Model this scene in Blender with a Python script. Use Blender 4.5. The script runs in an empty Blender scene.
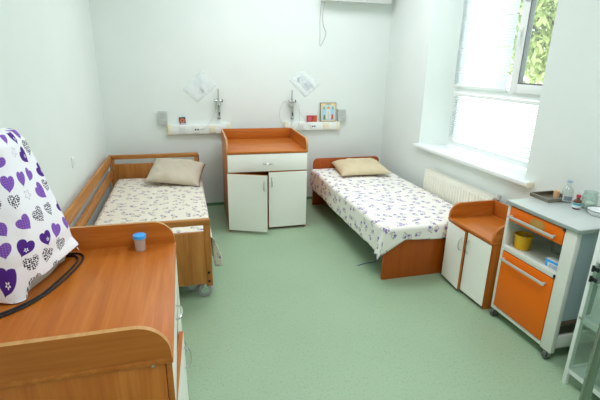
import bpy, bmesh, math, random
from mathutils import Vector, Matrix, noise
random.seed(7)
PI = math.pi
sc = bpy.context.scene
C = sc.collection
R = math.radians

# ------------------------------------------------------------ mesh helpers
def bx(bm, lo, hi, bev=0.0, seg=2):
    lo, hi = Vector(lo), Vector(hi)
    vs = [bm.verts.new((x, y, z)) for x in (lo.x, hi.x) for y in (lo.y, hi.y) for z in (lo.z, hi.z)]
    q = [(0, 1, 3, 2), (4, 6, 7, 5), (0, 4, 5, 1), (2, 3, 7, 6), (0, 2, 6, 4), (1, 5, 7, 3)]
    fs = [bm.faces.new([vs[i] for i in f]) for f in q]
    if bev > 0:
        es = list({e for f in fs for e in f.edges})
        bmesh.ops.bevel(bm, geom=es, offset=bev, segments=seg, affect='EDGES', profile=0.5)
    return vs

def frame_of(d):
    d = Vector(d).normalized()
    a = Vector((0, 0, 1)) if abs(d.z) < 0.9 else Vector((1, 0, 0))
    u = d.cross(a).normalized()
    return u, d.cross(u).normalized()

def tube(bm, pts, r, seg=10, cap=True):
    pts = [Vector(p) for p in pts]
    rings = []
    pu = None
    for i, p in enumerate(pts):
        d = (pts[min(i + 1, len(pts) - 1)] - pts[max(i - 1, 0)])
        if d.length < 1e-9: d = Vector((0, 0, 1))
        d.normalize()
        if pu is None:
            u, v = frame_of(d)
        else:
            u = (pu - d * pu.dot(d)).normalized(); v = d.cross(u)
        pu = u
        rr = r[i] if isinstance(r, (list, tuple)) else r
        rings.append([bm.verts.new(p + rr * (math.cos(2 * PI * k / seg) * u + math.sin(2 * PI * k / seg) * v)) for k in range(seg)])
    for a, b in zip(rings, rings[1:]):
        for k in range(seg):
            bm.faces.new((a[k], a[(k + 1) % seg], b[(k + 1) % seg], b[k]))
    if cap:
        bm.faces.new(rings[0][::-1]); bm.faces.new(rings[-1])

def cyl(bm, p0, p1, r, seg=16):
    tube(bm, [p0, p1], r, seg)

def lathe(bm, prof, c=(0, 0, 0), seg=28, cap=True):
    c = Vector(c); rings = []
    for r, z in prof:
        rings.append([bm.verts.new(c + Vector((r * math.cos(2 * PI * k / seg), r * math.sin(2 * PI * k / seg), z))) for k in range(seg)])
    for a, b in zip(rings, rings[1:]):
        for k in range(seg):
            bm.faces.new((a[k], a[(k + 1) % seg], b[(k + 1) % seg], b[k]))
    if cap:
        bm.faces.new(rings[0][::-1]); bm.faces.new(rings[-1])

def prism(bm, poly, axis, a, b, bev=0.0):
    """poly: 2-D outline in the two other axes (in x,y,z order), extruded along axis from a to b"""
    def P(p, t):
        if axis == 'x': return (t, p[0], p[1])
        if axis == 'y': return (p[0], t, p[1])
        return (p[0], p[1], t)
    A = [bm.verts.new(P(p, a)) for p in poly]; B = [bm.verts.new(P(p, b)) for p in poly]
    n = len(poly)
    fs = [bm.faces.new(A[::-1]), bm.faces.new(B)]
    for i in range(n):
        fs.append(bm.faces.new((A[i], A[(i + 1) % n], B[(i + 1) % n], B[i])))
    if bev > 0:
        es = list({e for f in fs[:2] for e in f.edges})
        bmesh.ops.bevel(bm, geom=es, offset=bev, segments=2, affect='EDGES', profile=0.5)

def rrect(x0, z0, x1, z1, r, n=6, corners=(1, 1, 1, 1)):
    """rounded rectangle outline; corners = bl, br, tr, tl"""
    out = []
    for k, (cx, cz, a0) in enumerate([(x0 + r, z0 + r, PI), (x1 - r, z0 + r, 1.5 * PI), (x1 - r, z1 - r, 0), (x0 + r, z1 - r, .5 * PI)]):
        if corners[k]:
            for i in range(n + 1):
                t = a0 + (PI / 2) * i / n
                out.append((cx + r * math.cos(t), cz + r * math.sin(t)))
        else:
            out.append(((x0, z0), (x1, z0), (x1, z1), (x0, z1))[k])
    return out

def BM(): return bmesh.new()

def obj(name, bm, mat=None, parent=None, smooth=None, loc=None):
    bmesh.ops.recalc_face_normals(bm, faces=bm.faces)
    me = bpy.data.meshes.new(name)
    bm.to_mesh(me); bm.free()
    if smooth is None or smooth:
        me.shade_smooth() if smooth else None
        if smooth is None:
            for p in me.polygons: p.use_smooth = True
            try: me.set_sharp_from_angle(angle=R(32))
            except Exception: pass
    o = bpy.data.objects.new(name, me)
    if mat: me.materials.append(mat)
    C.objects.link(o)
    if parent: o.parent = parent
    if loc: o.location = loc
    return o

def tag(o, label, cat, group=None):
    o['label'] = label; o['category'] = cat
    if group: o['group'] = group
    return o

def thing(name, label, cat, loc=(0, 0, 0), rz=0, group=None):
    o = bpy.data.objects.new(name, None); C.objects.link(o)
    o.location = loc; o.rotation_euler = (0, 0, rz)
    return tag(o, label, cat, group)

def struct(name, bm, mat, parent=None, smooth=False):
    o = obj(name, bm, mat, parent, smooth=smooth)
    if not parent: o['kind'] = 'structure'
    return o

def box(name, lo, hi, mat, parent, bev=0.002):
    bm = BM(); bx(bm, lo, hi, bev); return obj(name, bm, mat, parent)

# ------------------------------------------------------------ materials
def s2l(c):
    return tuple((v / 12.92 if v <= .04045 else ((v + .055) / 1.055) ** 2.4) for v in [x / 255 for x in c]) + (1,)

def base_mat(name, col=(200, 200, 200), rough=.5, metal=0, spec=.5, **kw):
    m = bpy.data.materials.new(name); m.use_nodes = True
    p = m.node_tree.nodes['Principled BSDF']
    p.inputs['Base Color'].default_value = s2l(col)
    p.inputs['Roughness'].default_value = rough
    p.inputs['Metallic'].default_value = metal
    p.inputs['Specular IOR Level'].default_value = spec
    for k, v in kw.items(): p.inputs[k.replace('_', ' ')].default_value = v
    return m

class G:
    """tiny node-graph writer"""
    def __init__(s, m):
        s.m = m; s.nt = m.node_tree; s.N = s.nt.nodes; s.L = s.nt.links; s.p = s.N.get('Principled BSDF')
    def put(s, sock, v):
        if hasattr(v, 'is_output'): s.L.new(v, sock)
        else: sock.default_value = v
    def m1(s, op, a, b=None, c=None, clamp=False):
        n = s.N.new('ShaderNodeMath'); n.operation = op; n.use_clamp = clamp
        s.put(n.inputs[0], a)
        if b is not None: s.put(n.inputs[1], b)
        if c is not None: s.put(n.inputs[2], c)
        return n.outputs[0]
    def add(s, a, b): return s.m1('ADD', a, b)
    def sub(s, a, b): return s.m1('SUBTRACT', a, b)
    def mul(s, a, b): return s.m1('MULTIPLY', a, b)
    def lt(s, a, b, w=.01):     # soft a<b
        return s.m1('DIVIDE', s.sub(b, a), w, clamp=True)
    def mx(s, a, b): return s.m1('MAXIMUM', a, b)
    def mn(s, a, b): return s.m1('MINIMUM', a, b)
    def sq(s, a): return s.mul(a, a)
    def coord(s, kind='Object', scale=(1, 1, 1), loc=(0, 0, 0), rot=(0, 0, 0)):
        t = s.N.new('ShaderNodeTexCoord'); mp = s.N.new('ShaderNodeMapping')
        mp.inputs['Scale'].default_value = scale; mp.inputs['Location'].default_value = loc; mp.inputs['Rotation'].default_value = rot
        s.L.new(t.outputs[kind], mp.inputs['Vector']); return mp.outputs[0]
    def noise(s, vec, scale=5, detail=3, rough=.5, dist=0):
        n = s.N.new('ShaderNodeTexNoise'); s.L.new(vec, n.inputs['Vector'])
        n.inputs['Scale'].default_value = scale; n.inputs['Detail'].default_value = detail
        n.inputs['Roughness'].default_value = rough; n.inputs['Distortion'].default_value = dist
        return n.outputs['Fac']
    def vor(s, vec, scale=1, rnd=1, dim='2D'):
        n = s.N.new('ShaderNodeTexVoronoi'); n.voronoi_dimensions = dim
        s.L.new(vec, n.inputs['Vector']); n.inputs['Scale'].default_value = scale; n.inputs['Randomness'].default_value = rnd
        return n
    def ramp(s, fac, stops):
        n = s.N.new('ShaderNodeValToRGB'); e = n.color_ramp.elements
        while len(e) < len(stops): e.new(.5)
        for i, (p, c) in enumerate(stops): e[i].position = p; e[i].color = s2l(c)
        s.L.new(fac, n.inputs[0]); return n.outputs[0]
    def mix(s, fac, a, b):
        n = s.N.new('ShaderNodeMix'); n.data_type = 'RGBA'
        s.put(n.inputs[0], fac); s.put(n.inputs[6], a); s.put(n.inputs[7], b); return n.outputs[2]
    def sep(s, v):
        n = s.N.new('ShaderNodeSeparateXYZ'); s.L.new(v, n.inputs[0]); return n.outputs
    def vsub(s, a, b):
        n = s.N.new('ShaderNodeVectorMath'); n.operation = 'SUBTRACT'; s.L.new(a, n.inputs[0]); s.L.new(b, n.inputs[1]); return n.outputs[0]
    def bump(s, h, strength=.2, dist=.01):
        n = s.N.new('ShaderNodeBump'); n.inputs['Strength'].default_value = strength; n.inputs['Distance'].default_value = dist
        s.L.new(h, n.inputs['Height']); s.L.new(n.outputs[0], s.p.inputs['Normal'])
    def color(s, c): s.put(s.p.inputs['Base Color'], c)

def wood(name, stops, axis='x', rough=.38, spec=.4, scale=1.0, coat=0):
    m = base_mat(name, stops[0], rough, spec=spec); g = G(m)
    sc3 = {'x': (1.6, 26, 26), 'y': (26, 1.6, 26), 'z': (26, 26, 1.6)}[axis]
    v = g.coord('Object', tuple(k * scale for k in sc3))
    n1 = g.noise(v, 1.0, 4, .55, .6)
    v2 = g.coord('Object', tuple(k * scale * 4 for k in sc3))
    n2 = g.noise(v2, 1.0, 2, .5)
    f = g.add(g.mul(n1, .75), g.mul(n2, .25))
    c = g.ramp(f, [(.33, stops[0]), (.5, stops[1]), (.66, stops[2])])
    g.color(c); g.bump(f, .06, .002)
    if coat: g.p.inputs['Coat Weight'].default_value = coat
    return m

CHERRY = [(176, 94, 26), (188, 106, 34), (200, 120, 48)]
RED = [(152, 70, 8), (166, 78, 12), (178, 88, 20)]
OAK = [(160, 98, 36), (180, 118, 52), (196, 136, 70)]
m_ch_x = wood('cherry_laminate_along', CHERRY, 'x'); m_ch_z = wood('cherry_laminate_upright', CHERRY, 'z')
m_ch_y = wood('cherry_laminate_deep', CHERRY, 'y')
m_edge = wood('pale_edge_band', [(186, 134, 74), (198, 146, 86), (208, 158, 98)], 'x')
m_rd_z = wood('red_laminate_upright', RED, 'z'); m_rd_x = wood('red_laminate_along', RED, 'x')
m_rd_y = wood('red_laminate_deep', RED, 'y')
m_oak_x = wood('oak_along', OAK, 'x', .45); m_oak_y = wood('oak_lengthwise', OAK, 'y', .45); m_oak_z = wood('oak_upright', OAK, 'z', .45)
m_cream = base_mat('cream_laminate', (247, 246, 238), .4)
m_white = base_mat('white_plastic', (236, 240, 236), .4)
m_warmw = base_mat('cream_plastic', (236, 230, 204), .45)
m_socket = base_mat('socket_white', (226, 231, 226), .35)
m_grey = base_mat('grey_plastic', (196, 202, 198), .5)
m_dark = base_mat('dark_plastic', (40, 40, 42), .5)
m_black = base_mat('black_rubber', (24, 24, 26), .55)
m_chrome = base_mat('chrome', (205, 208, 206), .18, 1)
m_steel = base_mat('brushed_steel', (176, 176, 170), .32, 1)
m_pole = base_mat('polished_pole_steel', (150, 160, 152), .16, 1)
m_paintw = base_mat('white_painted_metal', (222, 224, 214), .35)
m_orange = base_mat('orange_enamel', (236, 110, 2), .42, spec=.3)
m_yellow = base_mat('yellow_plastic', (238, 182, 20), .35)
m_cartside = base_mat('grey_side_panel', (172, 188, 192), .45)
m_carttop = base_mat('grey_worktop_laminate', (196, 203, 200), .16)
m_cartedge = base_mat('grey_worktop_edge', (150, 160, 154), .3)
m_rust = base_mat('brown_worn_metal', (92, 74, 62), .6)
m_tan = base_mat('tan_cork', (222, 176, 132), .7)
m_blue = base_mat('blue_plastic', (70, 172, 245), .35)
m_navy = base_mat('navy_ink', (52, 60, 84), .5)
m_redc = base_mat('red_card', (178, 44, 56), .45)
m_paper = base_mat('paper', (238, 242, 240), .6)
m_ink = base_mat('grey_ink', (120, 130, 134), .7)
m_inkd = base_mat('dark_ink', (60, 66, 70), .7)
m_pvc = base_mat('window_pvc', (238, 242, 240), .3)
m_gasket = base_mat('window_gasket', (104, 106, 104), .5)
m_frameb = base_mat('picture_frame_bronze', (128, 112, 88), .4)
m_gold = base_mat('icon_gold', (232, 212, 160), .45)
m_sky = base_mat('icon_blue', (168, 214, 230), .5)
m_redin = base_mat('icon_red', (196, 88, 60), .5)
m_green = base_mat('icon_green', (112, 132, 96), .5)
m_skin = base_mat('icon_face', (206, 160, 118), .5)
m_robe = base_mat('icon_robe', (226, 222, 212), .5)
m_bluecord = base_mat('blue_cord', (52, 96, 128), .5)
m_cordw = base_mat('pale_tube', (206, 208, 200), .4)
m_cordr = base_mat('thin_tube', (196, 190, 182), .4)
m_brass = base_mat('brown_patch', (176, 136, 66), .6)

def glass_mat(name, tint=(255, 255, 255), gloss=.08, alpha=1.0):
    """thin sheet or thin walled vessel: mostly see-through, a little reflection"""
    m = bpy.data.materials.new(name); m.use_nodes = True; g = G(m)
    g.N.remove(g.p)
    t = g.N.new('ShaderNodeBsdfTransparent'); t.inputs[0].default_value = s2l(tint)
    gl = g.N.new('ShaderNodeBsdfGlossy'); gl.inputs['Roughness'].default_value = .05
    lw = g.N.new('ShaderNodeLayerWeight'); lw.inputs['Blend'].default_value = .35
    f = g.m1('MULTIPLY_ADD', lw.outputs['Facing'], .45, gloss, clamp=True)
    mx = g.N.new('ShaderNodeMixShader'); g.L.new(f, mx.inputs[0]); g.L.new(t.outputs[0], mx.inputs[1]); g.L.new(gl.outputs[0], mx.inputs[2])
    g.L.new(mx.outputs[0], g.N['Material Output'].inputs[0])
    return m
m_glass = glass_mat('window_glass', (250, 255, 252), .03)
m_vessel = glass_mat('clear_vessel_glass', (244, 249, 247), .07)
m_jar = glass_mat('greenish_jar_glass', (243, 250, 247), .07)
m_panel = glass_mat('cabinet_glass', (238, 245, 242), .04)
m_amber = base_mat('amber_glass', (92, 44, 18), .1, spec=.8)

def mixed_mat(name, col, trans=.35, see=.0, rough=.5):
    """diffuse plus translucent, optionally partly see-through film"""
    m = bpy.data.materials.new(name); m.use_nodes = True; g = G(m); g.p.inputs['Base Color'].default_value = s2l(col); g.p.inputs['Roughness'].default_value = rough
    tr = g.N.new('ShaderNodeBsdfTranslucent'); tr.inputs[0].default_value = s2l(col)
    mx = g.N.new('ShaderNodeMixShader'); mx.inputs[0].default_value = trans
    g.L.new(g.p.outputs[0], mx.inputs[1]); g.L.new(tr.outputs[0], mx.inputs[2]); out = mx
    if see:
        t = g.N.new('ShaderNodeBsdfTransparent'); m2 = g.N.new('ShaderNodeMixShader'); m2.inputs[0].default_value = see
        g.L.new(mx.outputs[0], m2.inputs[1]); g.L.new(t.outputs[0], m2.inputs[2]); out = m2
    g.L.new(out.outputs[0], g.N['Material Output'].inputs[0]); return m
m_slat = mixed_mat('blind_slat', (244, 248, 248), .62)
m_cup = mixed_mat('clear_cup_plastic', (240, 236, 232), .4, .62, .15)
m_film = mixed_mat('clear_sleeve_film', (240, 250, 250), .2, .66, .08)

def wall_mat():
    m = base_mat('painted_wall', (226, 232, 226), .55, spec=.25); g = G(m)
    v = g.coord('Object'); n = g.noise(v, 3, 3); n2 = g.noise(v, 90, 2)
    g.color(g.ramp(n, [(.3, (228, 236, 231)), (.7, (231, 238, 234))])); g.bump(n2, .05, .003); return m
m_wall = wall_mat()
m_ceil = base_mat('ceiling_paint', (244, 245, 243), .8)

def floor_mat():
    m = base_mat('green_vinyl', (150, 190, 150), .42, spec=.35); g = G(m)
    v = g.coord('Object')
    n = g.noise(v, 1.3, 3)
    c = g.ramp(n, [(.3, (151, 177, 145)), (.7, (158, 183, 151))])
    v2 = g.coord('Object', (55, 90, 55), rot=(0, 0, .5)); a = g.noise(v2, 1, 2, .6)
    c = g.mix(g.m1('MULTIPLY', g.lt(.58, a, .06), .55), c, s2l((168, 188, 160)))
    v3 = g.coord('Object', (95, 60, 55), (3, 7, 1), (0, 0, .2)); b = g.noise(v3, 1, 2, .6)
    c = g.mix(g.m1('MULTIPLY', g.lt(.6, b, .06), .5), c, s2l((112, 142, 118)))
    g.color(c); return m
m_floor = floor_mat()

def sprig_mat(name, s, base, flower, flower2, leaf, rnd=.9, fl=.15):
    """printed sprigs: one flower, bent stem, leaves and a bud per Voronoi cell, in cloth UV metres"""
    m = base_mat(name, base, .85, spec=.15); g = G(m)
    uv = g.coord('UV', (s, s, s)); v = g.vor(uv, 1, rnd)
    lx, ly, _ = g.sep(g.vsub(uv, v.outputs['Position']))
    cr, cg, cb = g.sep(v.outputs['Color'])
    ang = g.mul(cr, 6.283); ca = g.m1('COSINE', ang); sa = g.m1('SINE', ang)
    x = g.add(g.mul(lx, ca), g.mul(ly, sa)); y = g.sub(g.mul(ly, ca), g.mul(lx, sa))
    def petal(x, y, r, k=5, amp=.22, w=.03):
        rr = g.m1('SQRT', g.add(g.sq(x), g.sq(y))); th = g.m1('ARCTAN2', y, x)
        return g.lt(rr, g.m1('MULTIPLY_ADD', g.m1('COSINE', g.mul(th, k)), r * amp, r), w), rr
    y0 = g.sub(y, .16)
    f1, rr = petal(x, y0, fl)
    f2, _ = petal(g.sub(x, .2), g.add(y, .02), fl * .5)
    f3, _ = petal(g.add(x, .2), g.sub(y, .1), fl * .38)
    stem = g.mul(g.lt(g.m1('ABSOLUTE', g.sub(x, g.mul(g.sq(y), .9))), .018, .015), g.mul(g.lt(y, .12, .02), g.lt(-.4, y, .02)))
    stem2 = g.mul(g.lt(g.m1('ABSOLUTE', g.sub(g.add(y, .14), g.mul(x, .6))), .014, .014), g.lt(g.m1('ABSOLUTE', g.sub(x, .1)), .11, .02))
    def leafm(cx, cy, sl, a, b):
        dx = g.sub(x, cx); dy = g.sub(g.sub(y, cy), g.mul(dx, sl))
        return g.lt(g.add(g.sq(g.m1('DIVIDE', dx, a)), g.sq(g.m1('DIVIDE', dy, b))), 1, .3)
    lv = g.mx(g.mx(leafm(.13, -.2, .7, .1, .045), leafm(-.09, -.16, -.8, .09, .04)), g.mx(leafm(.02, -.36, .3, .1, .04), leafm(-.17, -.02, .5, .07, .03)))
    gr = g.mx(g.mx(stem, stem2), lv)
    c = g.mix(g.mul(gr, .85), s2l(base), s2l(leaf))
    n = g.noise(uv, 9, 2)
    fc = g.mix(g.lt(n, .5, .1), s2l(flower), s2l(flower2))
    c = g.mix(g.mul(g.mx(g.mx(f1, f2), f3), .92), c, fc)
    g.color(c)
    wv = g.noise(g.coord('UV', (1, 1, 1)), 9, 3); g.bump(wv, .25, .02)
    return m
m_sheetR = sprig_mat('lilac_rose_print', 11.0, (240, 238, 230), (122, 92, 174), (156, 132, 196), (122, 118, 92), fl=.16)
m_sheetL = sprig_mat('violet_leaf_print', 12.0, (230, 224, 208), (108, 80, 150), (138, 114, 170), (110, 106, 84), fl=.14)

def heart_mat():
    m = base_mat('heart_print_cotton', (244, 245, 250), .8, spec=.15); g = G(m)
    S = 12.5
    uv = g.coord('UV', (S, S, S)); v = g.vor(uv, 1, .42)
    lx, ly, _ = g.sep(g.vsub(uv, v.outputs['Position'])); cr, cg, cb = g.sep(v.outputs['Color'])
    ang = g.m1('MULTIPLY_ADD', cr, 1.5, -.75); ca = g.m1('COSINE', ang); sa = g.m1('SINE', ang)
    x = g.add(g.mul(lx, ca), g.mul(ly, sa)); y = g.sub(g.mul(ly, ca), g.mul(lx, sa))
    size = g.m1('MULTIPLY_ADD', cb, .12, .31)
    xn = g.m1('DIVIDE', x, size); yn = g.add(g.m1('DIVIDE', y, size), .22)
    yh = g.sub(g.mul(yn, 1.1), g.mul(g.m1('SQRT', g.m1('ABSOLUTE', xn)), .75))
    heart = g.lt(g.add(g.sq(xn), g.sq(yh)), 1.0, .08)
    d1 = g.vor(uv, 9, .12); dots = g.lt(d1.outputs['Distance'], .22, .08)
    d2 = g.vor(uv, 11, .5); spots = g.lt(d2.outputs['Distance'], .46, .08)
    def flower(x, y, r):
        rr = g.m1('SQRT', g.add(g.sq(x), g.sq(y))); th = g.m1('ARCTAN2', y, x)
        e = g.m1('MULTIPLY_ADD', g.m1('COSINE', g.mul(th, 5)), r * .35, r)
        return rr, e
    rr, e = flower(g.sub(x, .08), g.add(y, .06), .085)
    fl = g.mul(g.lt(rr, e, .015), g.lt(.03, rr, .01))
    W = s2l((244, 245, 250)); DP = s2l((84, 44, 140)); LP = s2l((128, 84, 184)); BK = s2l((52, 46, 62))
    solid = g.mix(fl, DP, W)
    polka = g.mix(g.mul(dots, .8), LP, s2l((190, 160, 222)))
    leo = g.mix(spots, W, BK)
    t1 = g.lt(cg, .30, .001); t2 = g.lt(cg, .60, .001); t3 = g.lt(cg, .86, .001)
    fill = g.mix(t2, leo, polka); fill = g.mix(t1, fill, solid)
    c = g.mix(g.mul(heart, t3), W, fill)
    rr2, e2 = flower(x, y, .17); ring = g.mul(g.lt(g.m1('ABSOLUTE', g.sub(rr2, e2)), .022, .012), g.sub(1, t3))
    c = g.mix(ring, c, s2l((170, 150, 200)))
    g.color(c); wv = g.noise(g.coord('UV'), 14, 3); g.bump(wv, .3, .02)
    return m
m_hearts = heart_mat()

def fabric(name, a, b):
    m = base_mat(name, a, .9, spec=.1); g = G(m); v = g.coord('Object')
    n = g.noise(v, 5, 4); g.color(g.ramp(n, [(.3, a), (.7, b)])); g.bump(g.noise(v, 260, 2), .15, .002); return m
m_pillL = fabric('grey_beige_pillowcase', (196, 186, 166), (208, 198, 178))
m_pillR = fabric('tan_pillowcase', (212, 196, 162), (220, 206, 174))
m_mattress = fabric('mattress_ticking', (206, 206, 200), (214, 214, 208))
m_leaf = mixed_mat('tree_leaves', (186, 194, 132), .5)
m_bark = base_mat('tree_bark', (96, 84, 70), .9)
m_ground = base_mat('outside_ground', (222, 222, 212), .9)

# ------------------------------------------------------------ the room
XL, XR, YB, YF, ZC = -0.855, 2.52, 5.10, -0.95, 3.05
bm = BM(); bx(bm, (XL - .2, YF - .2, -.15), (XR + .33, YB + .2, 0)); struct('floor', bm, m_floor)
bm = BM(); bx(bm, (XL - .2, YF - .2, ZC), (XR + .33, YB + .2, ZC + .15)); struct('ceiling', bm, m_ceil)
bm = BM(); bx(bm, (XL - .2, YB, 0), (XR + .33, YB + .2, ZC)); struct('wall_back', bm, m_wall)
bm = BM(); bx(bm, (XL - .2, YF - .2, 0), (XL, YB, ZC)); struct('wall_left', bm, m_wall)
bm = BM(); bx(bm, (XL, YF - .2, 0), (XR + .33, YF, ZC)); struct('wall_front', bm, m_wall)
WY0, WY1, WZ0, WZ1 = 2.60, 4.185, 0.84, 2.62          # opening at the inner wall face
VY0, VY1, XW = 2.72, 4.04, 2.85                        # opening at the window plane
bm = BM()
bx(bm, (XR, YF, 0), (XW, YB, WZ0)); bx(bm, (XR, YF, WZ1), (XW, YB, ZC))
prism(bm, [(XR, WY1), (XW, VY1), (XW, YB), (XR, YB)], 'z', WZ0, WZ1)
prism(bm, [(XR, YF), (XW, YF), (XW, VY0), (XR, WY0)], 'z', WZ0, WZ1)
struct('wall_right', bm, m_wall)
m_skirt = base_mat('green_skirting', (104, 150, 112), .45)
bm = BM(); bx(bm, (XL, YB - .012, 0), (XR, YB, .035), .004); struct('baseboard_back', bm, m_skirt)
bm = BM(); bx(bm, (XL, YF, 0), (XL + .012, YB - .012, .035), .004); struct('baseboard_left', bm, m_skirt)
bm = BM(); bx(bm, (XR - .012, YF, 0), (XR, YB - .012, .035), .004); struct('baseboard_right', bm, m_skirt)
# sill board
bm = BM()
prism(bm, [(2.462, 2.515), (2.462, 4.215), (XR, 4.215), (XR, WY1 - .002), (XW - .05, VY1 + .02), (XW - .05, VY0 - .01), (XR, WY0 + .002), (XR, 2.515)], 'z', .842, .874, .006)
sill = struct('trim_1', bm, m_pvc, smooth=None)
bm = BM(); bx(bm, (2.458, 2.503, .836), (2.52, 2.5145, .880), .003); obj('sill_end_cap', bm, m_warmw, sill)

# window
win = thing('window_1', '', '', (0, 0, 0)); del win['label']; del win['category']; win['kind'] = 'structure'
X0, X1 = 2.80, 2.85
ZB, ZT = .875, 2.62; TZ = 1.475; MY = 3.20
bm = BM()
bx(bm, (X0, VY0 - .03, ZB), (X1, VY0 + .06, ZT), .004); bx(bm, (X0, VY1 - .065, ZB), (X1, VY1 + .03, ZT), .004)
bx(bm, (X0, VY0 + .0605, ZB), (X1, VY1 - .0655, ZB + .06), .004); bx(bm, (X0, VY0 + .0605, ZT - .06), (X1, VY1 - .0655, ZT), .004)
bx(bm, (X0, VY0 + .0605, TZ - .035), (X1, VY1 - .0655, TZ + .03), .004); bx(bm, (X0, MY - .03, TZ + .0305), (X1, MY + .03, ZT - .0605), .004)
fr = obj('window_frame', bm, m_pvc, win)
bm = BM(); bx(bm, (2.822, VY0 + .05, ZB + .05), (2.828, VY1 - .05, TZ - .03)); obj('pane', bm, m_glass, win)
bm = BM(); bx(bm, (2.822, MY + .02, TZ + .02), (2.828, VY1 - .05, ZT - .05)); obj('pane', bm, m_glass, win)
sy0, sy1, sz0, sz1 = VY0 + .02, MY + .012, TZ + .018, ZT - .03
bm = BM(); xa, xb = 2.765, 2.815; w = .085
bx(bm, (xa, sy1 - w, sz0), (xb, sy1, sz1), .006); bx(bm, (xa, sy0, sz0), (xb, sy0 + w, sz1), .006)
bx(bm, (xa, sy0 + w, sz0), (xb, sy1 - w, sz0 + w - .01), .006); bx(bm, (xa, sy0 + w, sz1 - w), (xb, sy1 - w, sz1), .006)
sash = obj('sash', bm, m_pvc, win)
bm = BM(); g0 = .010
for lo, hi in [((xa + .004, sy1 - w - g0, sz0 + w - .01), (xb, sy1 - w, sz1 - w)), ((xa + .004, sy0 + w, sz0 + w - .01), (xb, sy1 - w - g0, sz0 + w)),]:
    bx(bm, lo, hi)
obj('gasket', bm, m_gasket, sash)
bm = BM(); bx(bm, (2.788, sy0 + w - .01, sz0 + w - .02), (2.794, sy1 - w + .0, sz1 - w + .01)); obj('sash_pane', bm, m_glass, sash)
bm = BM(); bx(bm, (xa - .012, sy1 - .055, 1.95), (xa, sy1 - .025, 2.02), .004); bx(bm, (xa - .035, sy1 - .048, 1.86), (xa - .012, sy1 - .032, 2.0), .005); obj('sash_handle', bm, m_white, sash)

def blind(label, y0, y1, ztop, zbot, x, tilt, gaps=(), cords=(), pitch=.0225, wd=.027):
    t = thing('window_blind', label, 'blind', (x, (y0 + y1) / 2, zbot))
    L = (y1 - y0) / 2; Hh = ztop - zbot
    box('headrail', (-.014, -L, Hh - .03), (.014, L, Hh), m_white, t, .003)
    box('bottom_rail', (-.012, -L, 0), (.012, L, .014), m_white, t, .003)
    bm = BM(); z = .026; ct, st = math.cos(tilt), math.sin(tilt)
    while z < Hh - .035:
        n = 4; prev = None
        for i in range(n + 1):
            s = (i / n - .5) * wd; bow = .0025 * (1 - (2 * i / n - 1) ** 2)
            px, pz = s * ct - bow * st, s * st + bow * ct
            j = random.uniform(-.0008, .0008)
            cur = (bm.verts.new((px, -L, z + pz + j)), bm.verts.new((px, L, z + pz - j)))
            if prev: bm.faces.new((prev[0], prev[1], cur[1], cur[0]))
            prev = cur
        z += pitch
        for g, e in gaps:
            if z - pitch < g <= z: z += e
    sl = obj('slats', bm, m_slat, t)
    md = sl.modifiers.new('thick', 'SOLIDIFY'); md.thickness = .0006
    for cy in cords:
        bm = BM(); tube(bm, [(-.0145, cy, 0.0), (-.0145, cy, Hh - .02)], .0012, 6); obj('ladder_cord', bm, m_white, t)
    return t
blind('white slatted blind closed over the upper left window pane', MY + .055, VY1 - .005, ZT - .03, TZ + .028, 2.775, R(76), gaps=((.16, .012), (.36, .014), (.62, .010)), cords=(-.27, .25))
blind('white slatted blind over the bright lower window pane', VY0 + .01, VY1 - .03, TZ - .035, .965, 2.778, R(18), cords=(-.45, 0.0, .45))
# blind gathered up in front of the sash
t = thing('window_blind', 'short drawn-up blind with a dark underside across the upper right window pane', 'blind', (2.742, 2.97, 2.235))
bm = BM()
for k in range(14):
    bx(bm, (-.0125, -.22, .020 + k * .008), (.0125, .22, .0245 + k * .008))
obj('slats', bm, m_slat, t); box('bottom_rail', (-.014, -.22, 0), (.014, .22, .018), base_mat('dark_rail', (120, 112, 108), .5), t, .003)
box('headrail', (-.014, -.22, .135), (.014, .22, .165), m_white, t, .003)
bm = BM(); tube(bm, [(0, 0, .16), (0, 0, .33)], .0015, 6); obj('lift_cord', bm, m_white, t)

# tree outside the window
tree = thing('tree', 'leafy green tree seen through the upper right window sash', 'tree', (9.0, 9.0, -2.0))
bm = BM(); tube(bm, [(0, 0, 0), (.1, 0, 2.5), (.0, .1, 5.5)], [.22, .17, .08], 10)
for k in range(9):
    a = k * 2.4; z = 2.4 + k * .35
    tube(bm, [(0.05, 0, z), (math.cos(a) * .8, math.sin(a) * .8, z + .7), (math.cos(a) * 1.6, math.sin(a) * 1.6, z + 1.1)], [.06, .04, .015], 6)
obj('trunk', bm, m_bark, tree)
bm = BM()
for k in range(13000):
    while True:
        p = Vector((random.uniform(-1, 1), random.uniform(-1, 1), random.uniform(-1, 1)))
        if .25 < p.length < 1: break
    p = Vector((p.x * 1.8, p.y * 1.9, p.z * 2.1)); 
    if noise.noise(p * .9) < -.38: continue
    c = p + Vector((0, 0, 5.2)); s = random.uniform(.08, .15)
    u = Vector((random.gauss(0, 1), random.gauss(0, 1), random.gauss(0, 1))).normalized(); v, w_ = frame_of(u)
    bm.faces.new([bm.verts.new(c + q) for q in (-u * s, v * s * .45, u * s, -v * s * .45)])
obj('crown', bm, m_leaf, tree, smooth=False)
bm = BM(); bx(bm, (XW + .5, -15, -3.7), (40, 30, -3.5)); gnd = struct('ground', bm, m_ground)

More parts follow.
